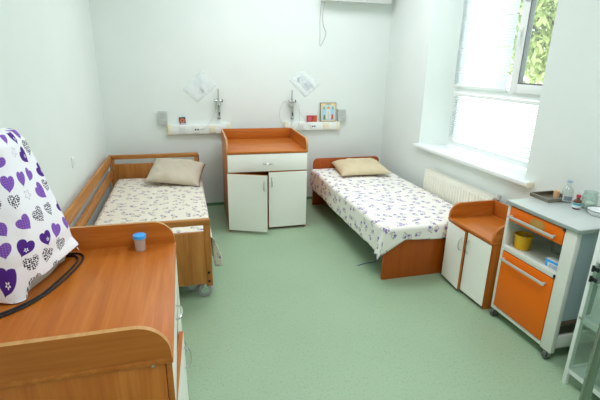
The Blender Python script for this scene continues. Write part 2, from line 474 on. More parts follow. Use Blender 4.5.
# ------------------------------------------------------------ changing-table chests (front faces local -y)
def arc_handle(name, parent, p, L, out, mat=m_chrome, vertical=True, r=.0042, n=(0, -1, 0)):
    """bow handle centred at p; n = outward direction"""
    bm = BM(); n = Vector(n); p = Vector(p); d = Vector((0, 0, 1)) if vertical else Vector((1, 0, 0)); pts = []
    for i in range(13):
        a = PI * i / 12
        pts.append(p + d * (-math.cos(a) * L / 2) + n * (math.sin(a) ** .7 * out))
    tube(bm, pts, r, 8); return obj(name, bm, mat, parent)

def hinged(name, parent, hinge, ang, lo, hi, mat, edge, handle):
    """a door leaf as a child with its origin at the hinge; front face cream, edge banding in wood"""
    bm = BM(); bx(bm, lo, hi, .001, 1)
    o = obj(name, bm, edge, parent, loc=hinge); o.rotation_euler = (0, 0, ang)
    o.data.materials.append(mat)
    for f in o.data.polygons:
        if abs(f.normal.y) > .9: f.material_index = 1
    hb = arc_handle('handle', o, *handle)
    return o

def chest(root, W, D, H, lip, mats, door_a, T=.018, lip_r=.085, drawer=True, edge=None, zdoor=.638, foot=.0, handle_arc=.024):
    mx_, my_, mz_ = mats
    # carcass
    for x in (0, W - T):
        bm = BM(); bx(bm, (x, T + .002, 0), (x + T, D, H - .022), .0015); obj('side_panel', bm, mz_, root)
    bm = BM(); bx(bm, (T, .03, .05), (W - T, D - .005, .068)); bx(bm, (T, .03, zdoor - .01), (W - T, D - .005, zdoor + .008)) if drawer else None
    bx(bm, (T, D - .012, .068), (W - T, D - .002, H - .03)); bx(bm, (T, .05, 0), (W - T, .066, .05))
    obj('inner_panel', bm, mx_, root)
    box('top', (-.004, -.004, H - .022), (W + .004, D, H), mx_, root, .003)
    # raised lips: two ends with a rounded front corner, one along the back
    prof = [(.0, H), (D, H), (D, H + lip)] + [(lip_r - lip_r * math.sin(a), H + lip - lip_r + lip_r * math.cos(a)) for a in [PI / 2 * i / 10 for i in range(11)]]
    prof = [p for i, p in enumerate(prof) if i == 0 or (Vector(p) - Vector(prof[i - 1])).length > 1e-5]
    for x in (-.004, W + .004 - T):
        bm = BM(); prism(bm, prof, 'x', x, x + T)
        l = obj('end_lip', bm, my_, root, smooth=False)
        l.data.materials.append(edge or my_)
        for f in l.data.polygons:
            if abs(f.normal.x) < .5: f.material_index = 1
    bm = BM(); bx(bm, (T, D - T, H), (W - T, D, H + lip), .0015); obj('back_lip', bm, mx_, root)
    if drawer:
        d = box('drawer', (.003, -.0, zdoor + .006), (W - .003, T, H - .026), mx_, root, .001)
        d.data.materials.append(m_cream)
        for f in d.data.polygons:
            if abs(f.normal.y) > .9: f.material_index = 1
        arc_handle('handle', d, (W / 2, 0, (zdoor + H) / 2 - .02), .10, handle_arc, vertical=False)
    zt = zdoor - .004 if drawer else H - .028
    w = W / 2 - .003; zb = .028
    hl = (zt - .11)
    hinged('door', root, (.002, T, 0), -door_a[0], (0, -T, zb), (w, 0, zt), m_cream, mx_, ((w - .03, -T, hl), .10, handle_arc))
    hinged('door', root, (W - .002, T, 0), door_a[1], (-w, -T, zb), (0, 0, zt), m_cream, mx_, ((-w + .03, -T, hl), .10, handle_arc))
    return root

c1 = thing('changing_chest', 'wood and cream chest with one door ajar between the two beds', 'chest', (.388, 4.165, 0), R(-1.5), 'changing-top chests')
chest(c1, .826, .80, .85, .118, (m_ch_x, m_ch_y, m_ch_z), (R(21), R(2)), edge=m_edge)
c2 = thing('changing_chest', 'large wood chest in the foreground carrying the specimen cup and heart cloth', 'chest', (-.082, 1.132, 0), R(90), 'changing-top chests')
chest(c2, .89, .765, .85, .114, (m_ch_x, m_ch_y, m_ch_z), (R(3), R(0.3)), edge=m_edge, lip_r=.10)
bm = BM(); cyl(bm, (-.005, .055, .828), (.001, .055, .828), .0045, 12); obj('cam_bolt', bm, m_chrome, c2)
n1 = thing('nightstand', 'low wooden nightstand with two cream doors beside the orange cart', 'cabinet', (2.02, 2.785, 0), R(-90))
chest(n1, .525, .42, .54, .118, (m_ch_x, m_ch_y, m_ch_z), (R(6), R(1)), drawer=False, edge=m_ch_y, lip_r=.10)

# ------------------------------------------------------------ cloth helpers
def uv_grid(name, fn, nu, nv, u0, u1, v0, v1, mat, parent=None, thick=.004):
    """surface fn(u,v)->xyz with UV = (u,v) in metres"""
    me = bpy.data.meshes.new(name); vs = []; uvs = []
    for j in range(nv + 1):
        for i in range(nu + 1):
            u = u0 + (u1 - u0) * i / nu; v = v0 + (v1 - v0) * j / nv
            vs.append(fn(u, v)); uvs.append((u, v))
    fs = [(j * (nu + 1) + i, j * (nu + 1) + i + 1, (j + 1) * (nu + 1) + i + 1, (j + 1) * (nu + 1) + i) for j in range(nv) for i in range(nu)]
    me.from_pydata([tuple(v) for v in vs], [], fs); me.update()
    lay = me.uv_layers.new(name='UVMap')
    for l in me.loops: lay.data[l.index].uv = uvs[l.vertex_index]
    for p in me.polygons: p.use_smooth = True
    me.materials.append(mat)
    o = bpy.data.objects.new(name, me); C.objects.link(o)
    if parent: o.parent = parent
    md = o.modifiers.new('thick', 'SOLIDIFY'); md.thickness = thick; md.offset = -1
    return o

def roll(d, r):
    """arc length d past an edge -> (out, down) around radius r, then straight down"""
    if d <= 0: return 0.0, 0.0
    if d < r * PI / 2: return r * math.sin(d / r), r * (1 - math.cos(d / r))
    return r, r + d - r * PI / 2

def nz(x, y, s, seed=0): return noise.noise(Vector((x * s + seed, y * s - seed, seed * .37)))

# ------------------------------------------------------------ right bed
bed = thing('single_bed', 'low reddish-brown wooden single bed by the radiator under the window', 'bed', (1.94, 3.85, 0))
def loc(p): return (p[0] - 1.94, p[1] - 3.85, p[2])
bm = BM(); prism(bm, rrect(1.50 - 1.94, 0, 2.372 - 1.94, .595, .055, 6, (0, 0, 1, 1)), 'y', 4.85 - 3.85, 4.872 - 3.85, .002); obj('headboard', bm, m_rd_z, bed)
bm = BM(); prism(bm, rrect(1.50 - 1.94, 0, 2.372 - 1.94, .43, .02, 4, (0, 0, 1, 1)), 'y', 2.848 - 3.85, 2.872 - 3.85, .002); obj('footboard', bm, m_rd_z, bed)
for x in (1.512, 2.342):
    bm = BM(); bx(bm, loc((x, 2.872, .20)), loc((x + .018, 4.85, .33)), .002); obj('side_rail', bm, m_cream, bed)
bm = BM(); bx(bm, loc((1.515, 2.88, .29)), loc((2.357, 4.845, .445)), .03, 4); obj('mattress', bm, m_mattress, bed)

def coverR(u, v):
    # u: across (0 at left edge, +right), v: along (0 at head, 1.99 at foot)
    Wd, Ln, Z = .885, 1.975, .462
    a = max(0, -u); b = max(0, v - Ln); c = max(0, u - Wd)
    x = 1.492 + min(max(u, 0), Wd); y = 4.825 - min(v, Ln)
    z = Z + .008 * nz(x, y, 3, 1) + .003 * nz(x, y, 11, 2) + .012 * math.exp(-((v - .25) / .3) ** 2)
    if a > 0 and b > 0:
        r = math.hypot(a, b); o, d = roll(r, .022); cs, sn = a / r, b / r
        x -= o * cs + .30 * max(0, d - .03) * (.4 + .6 * cs); y -= o * sn + .05 * d * sn; z -= d
    elif a > 0:
        o, d = roll(a, .022); fl = (.10 + .10 * nz(0, y, 3.1, 4)) * d; x -= o + fl * .7 + .01 * nz(y, 0, 8, 3) * min(1, d * 8); z -= d
    elif b > 0:
        o, d = roll(b, .022); y -= o + .02 * d + .006 * nz(x, 0, 6, 9) * min(1, d * 10); z -= d
    elif c > 0:
        o, d = roll(c, .02); x += o * .3; z -= d
    return (x, y, z)
def hemR(u, v):
    # wavy, uneven hem: shorten the drop locally
    b = max(0, v - 1.975)
    if u < 0:
        u *= (.93 + .22 * nz(v, 0, 1.7, 5)) * (1 - .35 * b / .13)
    if b > 0:
        k = 1.0 if u < 0 else max(0, 1 - u / .17)
        v = 1.975 + b * (1.0 + .12 * nz(u, 3, 3, 6) + .75 * k)
    return coverR(u, v)
cr_ = uv_grid('bedspread', hemR, 90, 150, -.245, .92, 0, 2.105, m_sheetR)
tag(cr_, 'white bedspread with purple roses draped on the low right bed', 'bedspread')

def pillow(name, w, h, t, mat, seed, label):
    bm = BM(); n = 36; top = {}; bot = {}
    def P(i, j, s):
        a = -1 + 2 * i / n; b = -1 + 2 * j / n
        k = 1 - .07 * (1 - a * a) * 0
        px = a * w / 2 * (1 - .07 * (1 - b * b) * 0 - .06 * (1 - abs(b)) * abs(a) ** 3 * 0)
        px = a * w / 2 * (1 - .05 * (1 - b ** 4) * abs(a) ** 2); py = b * h / 2 * (1 - .07 * (1 - a ** 4) * abs(b) ** 2)
        e = max(0, (1 - a ** 4) * (1 - b ** 4)) ** .55
        z = s * t / 2 * e * (1 if s > 0 else .25)
        if s > 0:
            z += (.022 * nz(a, b, 2.2, seed) + .010 * nz(a + .4 * b, b * .5, 5, seed + 1)) * e
            ed = max(abs(a), abs(b)); z += .006 * math.sin(14 * (a + .7 * b)) * e * (ed ** 3)
        return (px, py, z)
    for s, D in ((1, top), (-1, bot)):
        for i in range(n + 1):
            for j in range(n + 1):
                edge = i in (0, n) or j in (0, n)
                if s < 0 and edge: D[i, j] = top[i, j]
                else: D[i, j] = bm.verts.new(P(i, j, s))
        for i in range(n):
            for j in range(n):
                f = [D[i, j], D[i + 1, j], D[i + 1, j + 1], D[i, j + 1]]
                bm.faces.new(f if s > 0 else f[::-1])
    o = obj(name, bm, mat, None, smooth=True)
    return tag(o, label, 'pillow')
p = pillow('pillow', .60, .50, .15, m_pillR, 3, 'plain tan pillow at the head of the right bed')
p.location = (1.99, 4.555, .527); p.rotation_euler = (R(5), R(-1), R(-5))

# ------------------------------------------------------------ left hospital bed
hb = thing('hospital_bed', 'oak-framed hospital bed with wooden side rails in the left corner', 'bed', (-.345, 3.87, 0))
def L(p): return (p[0] + .345, p[1] - 3.87, p[2])
def bl(bm, lo, hi, b=.003): bx(bm, L(lo), L(hi), b)
hx0, hx1 = -.815, .130
def end_board(name, y0, y1, ztop, zbot, prail, gap):
    bm = BM()
    bl(bm, (hx0 + .045, y0 + .004, zbot + .02), (hx1 - .045, y1 - .004, ztop - prail - gap), .004)
    o = obj(name, bm, m_oak_z, hb)
    bm = BM(); bl(bm, (hx0, y0, ztop - prail), (hx1, y1, ztop), .008); obj('top_rail', bm, m_oak_x, o)
    for x in (hx0, hx1 - .048):
        bm = BM(); bl(bm, (x, y0 + .0005, zbot), (x + .048, y1 - .0005, ztop - prail), .006); obj('post', bm, m_oak_z, o)
    return o
end_board('headboard', 4.885, 4.925, .712, .12, .046, .055)
fb = end_board('footboard', 2.83, 2.87, .655, .132, .045, .052)
for z in (.175, .245):
    bm = BM(); cyl(bm, L((hx1 - .026, 2.826, z)), L((hx1 - .026, 2.832, z)), .010, 12); obj('bolt', bm, m_dark, fb)
for z0, z1 in ((.632, .728), (.470, .560)):
    bm = BM(); bl(bm, (-.812, 2.90, z0), (-.786, 4.86, z1), .008); obj('side_rail', bm, m_oak_y, hb)
for y in (2.885, 4.868):
    bm = BM(); bl(bm, (-.806, y - .012, .46), (-.792, y + .012, .70), .002); obj('rail_bracket', bm, m_steel, hb)
bm = BM(); bl(bm, (.131, 4.885, .45), (.137, 4.925, .69), .002); obj('end_bracket', bm, m_dark, hb)
bm = BM()
for x in (-.72, .055): bl(bm, (x - .025, 2.872, .24), (x + .025, 4.884, .30), .004)
for y in (3.1, 3.9, 4.7): bl(bm, (-.72, y - .02, .25), (.055, y + .02, .29), .003)
obj('bed_frame', bm, m_white, hb)
bm = BM(); bl(bm, (-.735, 2.89, .30), (.098, 4.86, .440), .03); obj('mattress', bm, m_mattress, hb)
for x, y in ((.075, 2.93), (-.02, 3.02), (-.75, 2.95), (-.75, 4.8), (.07, 4.8)):
    bm = BM(); cx, cy, _ = L((x, y, 0)); rr = .056
    prof = [(.030, -.013), (.050, -.013), (rr, -.008), (rr, .008), (.050, .013), (.030, .013)]
    rings = []
    for r, a in prof:
        rings.append([bm.verts.new((cx + r * math.cos(2 * PI * k / 24), cy + a, rr + r * math.sin(2 * PI * k / 24))) for k in range(24)])
    for a_, b_ in zip(rings, rings[1:] + rings[:1]):
        for k in range(24): bm.faces.new((a_[k], a_[(k + 1) % 24], b_[(k + 1) % 24], b_[k]))
    wh = obj('castor', bm, base_mat('castor_grey', (168, 170, 178), .5), hb)
    bm = BM(); cyl(bm, (cx, cy - .015, rr), (cx, cy + .015, rr), .031, 16); bx(bm, (cx - .012, cy - .02, rr), (cx + .012, cy + .02, rr + .05), .004)
    cyl(bm, (cx, cy, rr + .045), (cx, cy, .25), .012, 12); obj('castor_fork', bm, m_chrome, wh)

def coverL(u, v):
    Wd, Ln, Z = .868, 1.84, .466
    a = max(0, u - Wd); b = 0
    x = -.752 + min(u, Wd); y = 4.80 - v
    z = Z + .010 * nz(x, y, 2.6, 11) + .004 * nz(x, y, 9, 12)
    # quilting crease down the middle and along the pillow
    z -= .006 * math.exp(-((u - .45) / .018) ** 2)
    if u < .03: z -= (.03 - u) * .8
    if a > 0:
        o, d = roll(a, .03); k = max(0, v - 1.80)
        y = 4.80 - min(v, 1.80) - k * .25
        x += o + .045 * d + .010 * nz(y, 0, 6, 13) * min(1, d * 8) + k * .6 * min(1, d * 6); z -= d
    return (x, y, z)
def hemL(u, v):
    if u > .868: u = .868 + (u - .868) * (.95 + .15 * nz(v, 1, 2, 14) )
    return coverL(u, v)
cl_ = uv_grid('bedspread', hemL, 80, 130, 0, .868 + .285, 0, 1.90, m_sheetL)
tag(cl_, 'cream bedspread with small violet sprigs covering the hospital bed', 'bedspread')
p = pillow('pillow', .56, .50, .17, m_pillL, 8, 'rumpled grey-beige pillow leaning against the hospital bed headboard')
p.location = (-.115, 4.585, .568); p.rotation_euler = (R(15), R(6), R(-10))

# ------------------------------------------------------------ radiator
rad = thing('radiator', 'white ribbed panel radiator below the window sill', 'radiator', (2.46, 3.32, .12))
bm = BM(); y0, y1 = 2.80 - 3.32, 3.852 - 3.32; Hh = .55
bx(bm, (-.035, y0, 0), (-.022, y1, Hh), .003)
n = 26
for k in range(n):
    yc = y0 + (k + .5) * (y1 - y0) / n
    bx(bm, (-.043, yc - .013, .03), (-.03, yc + .013, Hh - .03), .005)
obj('front_panel', bm, base_mat('radiator_enamel', (236, 236, 222), .35), rad)
m_rad2 = base_mat('radiator_grille', (222, 222, 210), .4)
bm = BM(); bx(bm, (-.034, y0 + .003, Hh - .012), (.035, y1 - .003, Hh + .002), .003)
for k in range(52):
    yc = y0 + .02 + k * (y1 - y0 - .04) / 51; bx(bm, (-.018, yc - .004, Hh + .002), (.025, yc + .004, Hh + .0045))
obj('top_grille', bm, m_rad2, rad)
bm = BM(); bx(bm, (.022, y0, 0), (.036, y1, Hh - .012), .003); bx(bm, (-.034, y0, .0), (.036, y0 + .004, Hh - .01)); bx(bm, (-.034, y1 - .004, 0), (.036, y1, Hh - .01)); obj('rear_panel', bm, m_rad2, rad)
bm = BM(); cyl(bm, (0, y0 - .0, Hh - .045), (0, y0 - .05, Hh - .045), .011, 12); cyl(bm, (0, y0 - .03, Hh - .045), (0, y0 - .03, Hh - .005), .013, 12)
va = obj('valve', bm, m_chrome, rad)
bm = BM(); cyl(bm, (0, y0 - .03, Hh - .007), (0, y0 - .03, Hh + .035), .019, 14); obj('valve_knob', bm, m_grey, va)
bm = BM(); tube(bm, [(0, y0 - .05, Hh - .045), (.02, y0 - .065, Hh - .05), (.045, y0 - .065, Hh - .10), (.045, y0 - .065, -.115)], .009, 10); obj('pipe', bm, m_white, rad)
for yb in (y0 + .15, y1 - .15):
    bm = BM(); bx(bm, (.036, yb - .02, .3), (.0585, yb + .02, .36), .002); obj('bracket', bm, m_steel, rad)

# ------------------------------------------------------------ orange medical cart (front faces -x)
cart = thing('medical_cart', 'white-framed orange medical cart with grey top at the right wall', 'cart', (2.04, 2.20, 0), R(-90))
W, D = .535, .42
bm = BM(); bx(bm, (-.008, -.012, .842), (W + .012, D, .870), .006, 3); top = obj('worktop', bm, m_carttop, cart)
bm = BM(); bx(bm, (-.0095, -.0145, .8445), (W + .0145, -.0095, .8665), .002); bx(bm, (W + .0095, -.0145, .8445), (W + .0145, D, .8665), .002); obj('worktop_edge', bm, m_cartedge, cart)
bm = BM(); bx(bm, (0, 0, .065), (.024, .035, .841), .004); obj('front_post', bm, m_paintw, cart)
bm = BM(); bx(bm, (.455, -.004, .062), (W, .03, .841), .004); obj('front_post', bm, m_paintw, cart)
bm = BM(); bx(bm, (0, D - .035, .065), (.024, D - .002, .841), .003); obj('rear_post', bm, m_paintw, cart)
bm = BM(); bx(bm, (W - .024, D - .035, .065), (W, D - .002, .841), .003); obj('rear_post', bm, m_paintw, cart)
bm = BM(); bx(bm, (.003, .035, .10), (.012, D - .035, .84)); obj('side_panel', bm, m_paintw, cart)
bm = BM(); bx(bm, (W - .022, .03, .275), (W - .012, D - .035, .84)); obj('side_panel', bm, m_cartside, cart)
bm = BM(); bx(bm, (.012, D - .012, .10), (W - .024, D - .004, .84)); obj('back_panel', bm, m_paintw, cart)
bm = BM(); bx(bm, (W - .024, .03, .245), (W - .004, D - .03, .272), .003); obj('side_brace', bm, m_rust, cart)
bm = BM(); bx(bm, (W - .03, .03, .085), (W - .008, D - .03, .17), .004); obj('side_brace', bm, m_paintw, cart)
bm = BM(); bx(bm, (.024, .002, .066), (.455, D - .036, .092), .003); obj('bottom_rail', bm, m_paintw, cart)
bm = BM(); bx(bm, (.012, .03, .528), (.50, D - .012, .545), .002); bx(bm, (.024, -.002, .522), (.455, .03, .560), .003); obj('shelf', bm, m_paintw, cart)
bm = BM(); bx(bm, (.030, -.006, .738), (.450, .018, .836), .004); dr = obj('drawer', bm, m_orange, cart)
bm = BM(); bx(bm, (.04, .018, .748), (.44, D - .06, .752)); bx(bm, (.04, .018, .752), (.046, D - .06, .82)); bx(bm, (.434, .018, .752), (.44, D - .06, .82)); obj('drawer_tray', bm, m_paintw, dr)
bm = BM(); bx(bm, (.028, -.006, .100), (.450, .014, .516), .004); do = obj('door', bm, m_orange, cart)
m_bar = base_mat('aluminium_bar', (196, 199, 190), .4, .25)
def bar_handle(parent, x0, x1, z, y):
    bm = BM(); bx(bm, (x0, y - .034, z - .009), (x1, y - .022, z + .009), .004)
    for x in (x0 + .01, x1 - .022): bx(bm, (x, y - .024, z - .007), (x + .012, y, z + .007), .002)
    obj('handle', bm, m_bar, parent)
bar_handle(dr, .045, .415, .775, -.006); bar_handle(do, .045, .420, .470, -.006)
# round brown patch on the drawer front
bm = BM(); ring = [bm.verts.new((.262 + .056 * math.cos(a), -.0068, .790 + .036 * math.sin(a) + .004 * math.sin(3 * a))) for a in [2 * PI * k / 28 for k in range(28)]]
f = bm.faces.new(ring); r_ = bmesh.ops.extrude_face_region(bm, geom=[f]); bmesh.ops.translate(bm, verts=[v for v in r_['geom'] if isinstance(v, bmesh.types.BMVert)], vec=(0, .0006, 0))
obj('sticker', bm, fabric('worn_brown_sticker', (172, 128, 62), (200, 160, 96)), dr)
bm = BM(); bx(bm, (.447, -.010, .528), (.458, -.003, .552), .002); bx(bm, (.449, -.013, .535), (.454, -.008, .547), .001); obj('door_catch', bm, m_black, cart)
bm = BM(); bx(bm, (.443, -.012, .826), (.462, -.005, .842), .002); obj('corner_clip', bm, m_dark, cart)
bm = BM(); bx(bm, (W - .012, .010, .742), (W - .003, .030, .765), .002); obj('side_catch', bm, m_grey, cart)
for x, y in ((.025, .02), (W - .035, .018), (.025, D - .03), (W - .035, D - .03)):
    bm = BM(); tube(bm, [(x - .011, y, .03), (x + .011, y, .03)], .03, 20); w_ = obj('castor', bm, base_mat('castor_tyre', (84, 86, 82), .5), cart)
    bm = BM(); bx(bm, (x - .017, y - .012, .024), (x - .0125, y + .012, .064), .001); bx(bm, (x + .0125, y - .012, .024), (x + .017, y + .012, .064), .001); bx(bm, (x - .017, y - .014, .060), (x + .017, y + .014, .0655), .001); obj('castor_fork', bm, m_steel, w_)

# things in and on the cart
t = thing('tub', 'yellow plastic tub on the open shelf of the orange cart', 'tub', (2.140, 2.126, .5455))
bm = BM(); lathe(bm, [(.001, 0), (.046, 0), (.049, .004), (.054, .095), (.050, .095), (.044, .006), (.001, .005)], cap=False); obj('tub_body', bm, m_yellow, t)
bm = BM(); lathe(bm, [(.0545, .088), (.058, .088), (.058, .099), (.0545, .099), (.0545, .088)], cap=False); obj('rim', bm, m_yellow, t)
bm = BM()
for k in range(7):
    a = k * .9; bx(bm, (.02 * math.cos(a) - .012, .02 * math.sin(a) - .02, .05 + .008 * k), (.02 * math.cos(a) + .012, .02 * math.sin(a) + .02, .055 + .008 * k), .001)
obj('contents', bm, m_brass, t)
t = thing('carton', 'small white carton with a blue band on the cart shelf', 'carton', (2.113, 1.825, .5455), R(5))
box('carton_body', (-.03, -.052, 0), (.03, .048, .054), m_paper, t, .0015)
bm = BM(); bx(bm, (-.0306, -.052, .036), (-.030, .048, .053)); bx(bm, (-.0306, .030, .006), (-.030, .046, .036)); obj('blue_band', bm, m_blue, t)
bm = BM()
for k in range(3): bx(bm, (-.0306, -.045, .010 + k * .008), (-.030, .02, .0125 + k * .008))
obj('print', bm, base_mat('carton_ink', (90, 130, 190), .6), t)
t = thing('drinking_glass', 'clear glass pushed back on the cart shelf behind the tub', 'glass', (2.30, 2.0, .5455))
bm = BM(); lathe(bm, [(.001, .003), (.032, .003), (.038, .11), (.0365, .11), (.031, .006), (.001, .006)], cap=False); obj('glass_body', bm, m_vessel, t)
t = thing('glass_jar', 'dark-lidded jar at the back of the cart shelf behind the carton', 'jar', (2.36, 1.87, .5455))
bm = BM(); lathe(bm, [(.001, 0), (.035, 0), (.036, .10), (.028, .115), (.027, .13), (.001, .13)], cap=False); obj('jar_body', bm, m_jar, t)
bm = BM(); lathe(bm, [(.001, .1305), (.031, .1305), (.031, .15), (.001, .15)], cap=False); obj('jar_lid', bm, base_mat('dark_green_lid', (44, 74, 60), .5), t)
ZT_ = .8705
tr = thing('instrument_tray', 'shallow stainless steel tray at the back of the cart top', 'tray', (2.328, 2.172, ZT_), R(-90))
bm = BM()
x0, x1, y0, y1 = -.075, .085, -.085, .105
bx(bm, (x0, y0, 0), (x1, y1, .0015))
for lo, hi in (((x0, y0, .0015), (x1, y0 + .0015, .024)), ((x0, y1 - .0015, .0015), (x1, y1, .024)), ((x0, y0, .0015), (x0 + .0015, y1, .024)), ((x1 - .0015, y0, .0015), (x1, y1, .024))): bx(bm, lo, hi)
obj('tray_body', bm, base_mat('worn_tray_steel', (150, 142, 128), .3, .9), tr)
bm = BM(); tube(bm, [(x0, y0, .024), (x1, y0, .024), (x1, y1, .024), (x0, y1, .024), (x0, y0, .024)], .0025, 8); obj('rim', bm, m_steel, tr)
t = thing('cork_stopper', 'short tan cork standing in the corner of the steel tray', 'cork', (2.372, 2.158, ZT_ + .002))
bm = BM(); lathe(bm, [(.0005, 0), (.017, 0), (.0185, .05), (.0175, .052), (.0005, .052)], cap=False, seg=20); obj('cork_body', bm, fabric('cork', (214, 168, 124), (228, 184, 142)), t)
t = thing('clear_bottle', 'tall clear glass bottle with a printed label beside the steel tray', 'bottle', (2.378, 2.082, ZT_))
bm = BM(); lathe(bm, [(.0005, 0), (.030, 0), (.034, .004), (.034, .072), (.030, .088), (.014, .108), (.012, .132), (.0145, .134), (.0145, .142), (.0005, .143)], cap=False); obj('bottle_body', bm, m_vessel, t)
bm = BM(); lathe(bm, [(.0150, .130), (.0165, .130), (.0165, .146), (.0005, .147)], cap=False, seg=20); obj('cap', bm, base_mat('pale_blue_cap', (168, 188, 200), .4), t)
def band(name, r, z0, z1, a0, a1, mat, parent, seg=16):
    bm = BM(); A = []
    for k in range(seg + 1):
        a = a0 + (a1 - a0) * k / seg; A.append([bm.verts.new((rr * math.cos(a), rr * math.sin(a), z)) for rr, z in ((r, z0), (r, z1), (r + .0005, z1), (r + .0005, z0))])
    for p_, q_ in zip(A, A[1:]):
        for k in range(4): bm.faces.new((p_[k], p_[(k + 1) % 4], q_[(k + 1) % 4], q_[k]))
    return obj(name, bm, mat, parent)
lb = band('bottle_label', .0345, .012, .052, R(180), R(290), base_mat('grey_label', (206, 212, 212), .6), t)
band('label_print', .0352, .018, .046, R(195), R(275), m_ink, lb)
t = thing('amber_bottle', 'small brown medicine bottle with a red cap on the cart', 'bottle', (2.322, 1.952, ZT_))
bm = BM(); lathe(bm, [(.0005, 0), (.020, 0), (.0225, .003), (.0225, .045), (.020, .055), (.010, .064), (.009, .072), (.0005, .072)], cap=False); obj('bottle_body', bm, m_amber, t)
bm = BM(); lathe(bm, [(.0005, .0725), (.0125, .0725), (.0130, .088), (.0115, .0905), (.0005, .0905)], cap=False, seg=24); obj('cap', bm, m_redc, t)
lb = band('bottle_label', .0229, .010, .042, R(130), R(330), base_mat('white_label', (214, 226, 228), .6), t)
band('label_band', .0236, .027, .040, R(140), R(320), base_mat('teal_band', (70, 160, 170), .6), lb)
t = thing('hypodermic_needle', 'thin needle standing upright in the red cap of the brown bottle', 'needle', (2.322, 1.952, ZT_ + .091))
bm = BM(); lathe(bm, [(.0005, 0), (.0035, 0), (.0028, .018), (.0012, .02), (.0009, .055), (.0002, .057)], cap=False, seg=10); obj('needle_body', bm, m_grey, t)
t = thing('glass_jar', 'round glass jar holding white cotton on the cart top', 'jar', (2.405, 1.945, ZT_))
bm = BM(); lathe(bm, [(.0005, 0), (.040, 0), (.044, .006), (.044, .078), (.038, .092), (.036, .098), (.039, .100), (.039, .108), (.035, .108), (.033, .097), (.0345, .091), (.0405, .076), (.0405, .008), (.0005, .004)], cap=False); obj('jar_body', bm, m_jar, t)
bm = BM(); lathe(bm, [(.0005, .005), (.036, .006), (.039, .02), (.036, .036), (.02, .043), (.0005, .041)], cap=False)
for v in bm.verts: v.co += Vector((.003 * nz(v.co.x * 60, v.co.y * 60, 1, 2), .0, .004 * nz(v.co.x * 50, v.co.y * 50, 1, 5))) * (1 if v.co.z > .015 else 0)
obj('cotton', bm, base_mat('cotton_wool', (236, 238, 230), .95), t)
t = thing('enamel_dish', 'shallow white enamel dish with a dark rim at the right edge of the cart', 'dish', (2.362, 1.825, ZT_))
bm = BM(); lathe(bm, [(.0005, 0), (.05, 0), (.058, .006), (.072, .030), (.070, .030), (.056, .008), (.0005, .003)], cap=False, seg=36); obj('dish_body', bm, m_paper, t)
bm = BM(); lathe(bm, [(.0695, .0302), (.0728, .0302), (.0733, .0325), (.0695, .0330), (.0695, .0302)], cap=False, seg=36); obj('rim', bm, m_dark, t)

# ------------------------------------------------------------ glass cabinet at the right edge
gc = thing('glass_cabinet', 'white-framed glass instrument cabinet at the right edge of the picture', 'cabinet', (1.985, 1.515, 0), R(-90))
W, D, Hc = .46, .42, 1.15
for x, y in ((0, 0), (W - .024, 0), (0, D - .024), (W - .024, D - .024)):
    bm = BM(); bx(bm, (x, y, 0), (x + .024, y + .024, Hc), .002); obj('leg', bm, m_white, gc)
for nm, z in (('bottom_shelf', .075), ('middle_shelf', .40), ('top_shelf', .76), ('lid', Hc - .03)):
    bm = BM(); bx(bm, (.022, .006, z), (W - .022, .022, z + .034), .002); bx(bm, (.022, D - .022, z), (W - .022, D - .006, z + .034), .002)
    bx(bm, (.006, .022, z), (.018, D - .022, z + .034), .002); bx(bm, (W - .018, .022, z), (W - .006, D - .022, z + .034), .002)
    bx(bm, (.018, .022, z + .012), (W - .018, D - .022, z + .018)); obj(nm, bm, m_white, gc)
bm = BM(); bx(bm, (.024, -.004, .112), (W - .026, .001, .745)); gd = obj('glass_door', bm, m_panel, gc)
bm = BM(); bx(bm, (.010, .024, .112), (.014, D - .024, Hc - .03)); obj('side_glass', bm, m_panel, gc)
bm = BM(); bx(bm, (W - .014, .024, .112), (W - .010, D - .024, Hc - .03)); obj('side_glass', bm, m_panel, gc)
for z in (.660, .718):
    bm = BM(); bx(bm, (.022, -.011, z), (.056, -.004, z + .020), .002); cyl(bm, (.026, -.011, z - .006), (.026, -.011, z + .026), .007, 10); obj('hinge', bm, m_black, gd)
bm = BM(); bx(bm, (.012, -.008, .425), (.03, -.004, .437), .001); obj('hinge', bm, m_steel, gd)
t = thing('carton', 'white box on the middle shelf inside the glass cabinet', 'carton', (2.13, 1.41, .4185))
box('carton_body', (-.10, -.09, 0), (.09, .075, .20), m_paper, t, .003); box('carton_lid', (-.103, -.093, .2005), (.093, .078, .215), m_white, t, .002)
t = thing('glass_flask', 'clear glass flask on the bottom shelf inside the glass cabinet', 'flask', (2.075, 1.36, .0935))
bm = BM(); lathe(bm, [(.0005, .001), (.042, .001), (.047, .01), (.045, .05), (.02, .085), (.017, .13), (.021, .135), (.019, .136), (.015, .13), (.0005, .13)], cap=False); obj('flask_body', bm, m_vessel, t)
t = thing('drip_stand', 'greenish polished steel drip-stand pole in the lower right corner', 'stand', (1.029, .708, 0))
bm = BM(); cyl(bm, (0, 0, .10), (0, 0, 1.95), .0125, 20); obj('pole', bm, m_pole, t)
bm = BM(); cyl(bm, (0, 0, .07), (0, 0, .105), .03, 20)
obj('hub', bm, m_steel, t)
for k in range(2):
    s_ = 1 if k else -1; bm = BM(); tube(bm, [(s_ * .008, 0, 1.945), (s_ * .06, 0, 1.93), (s_ * .10, 0, 1.93), (s_ * .115, 0, 1.96)], .004, 8); obj('hook', bm, m_steel, t)
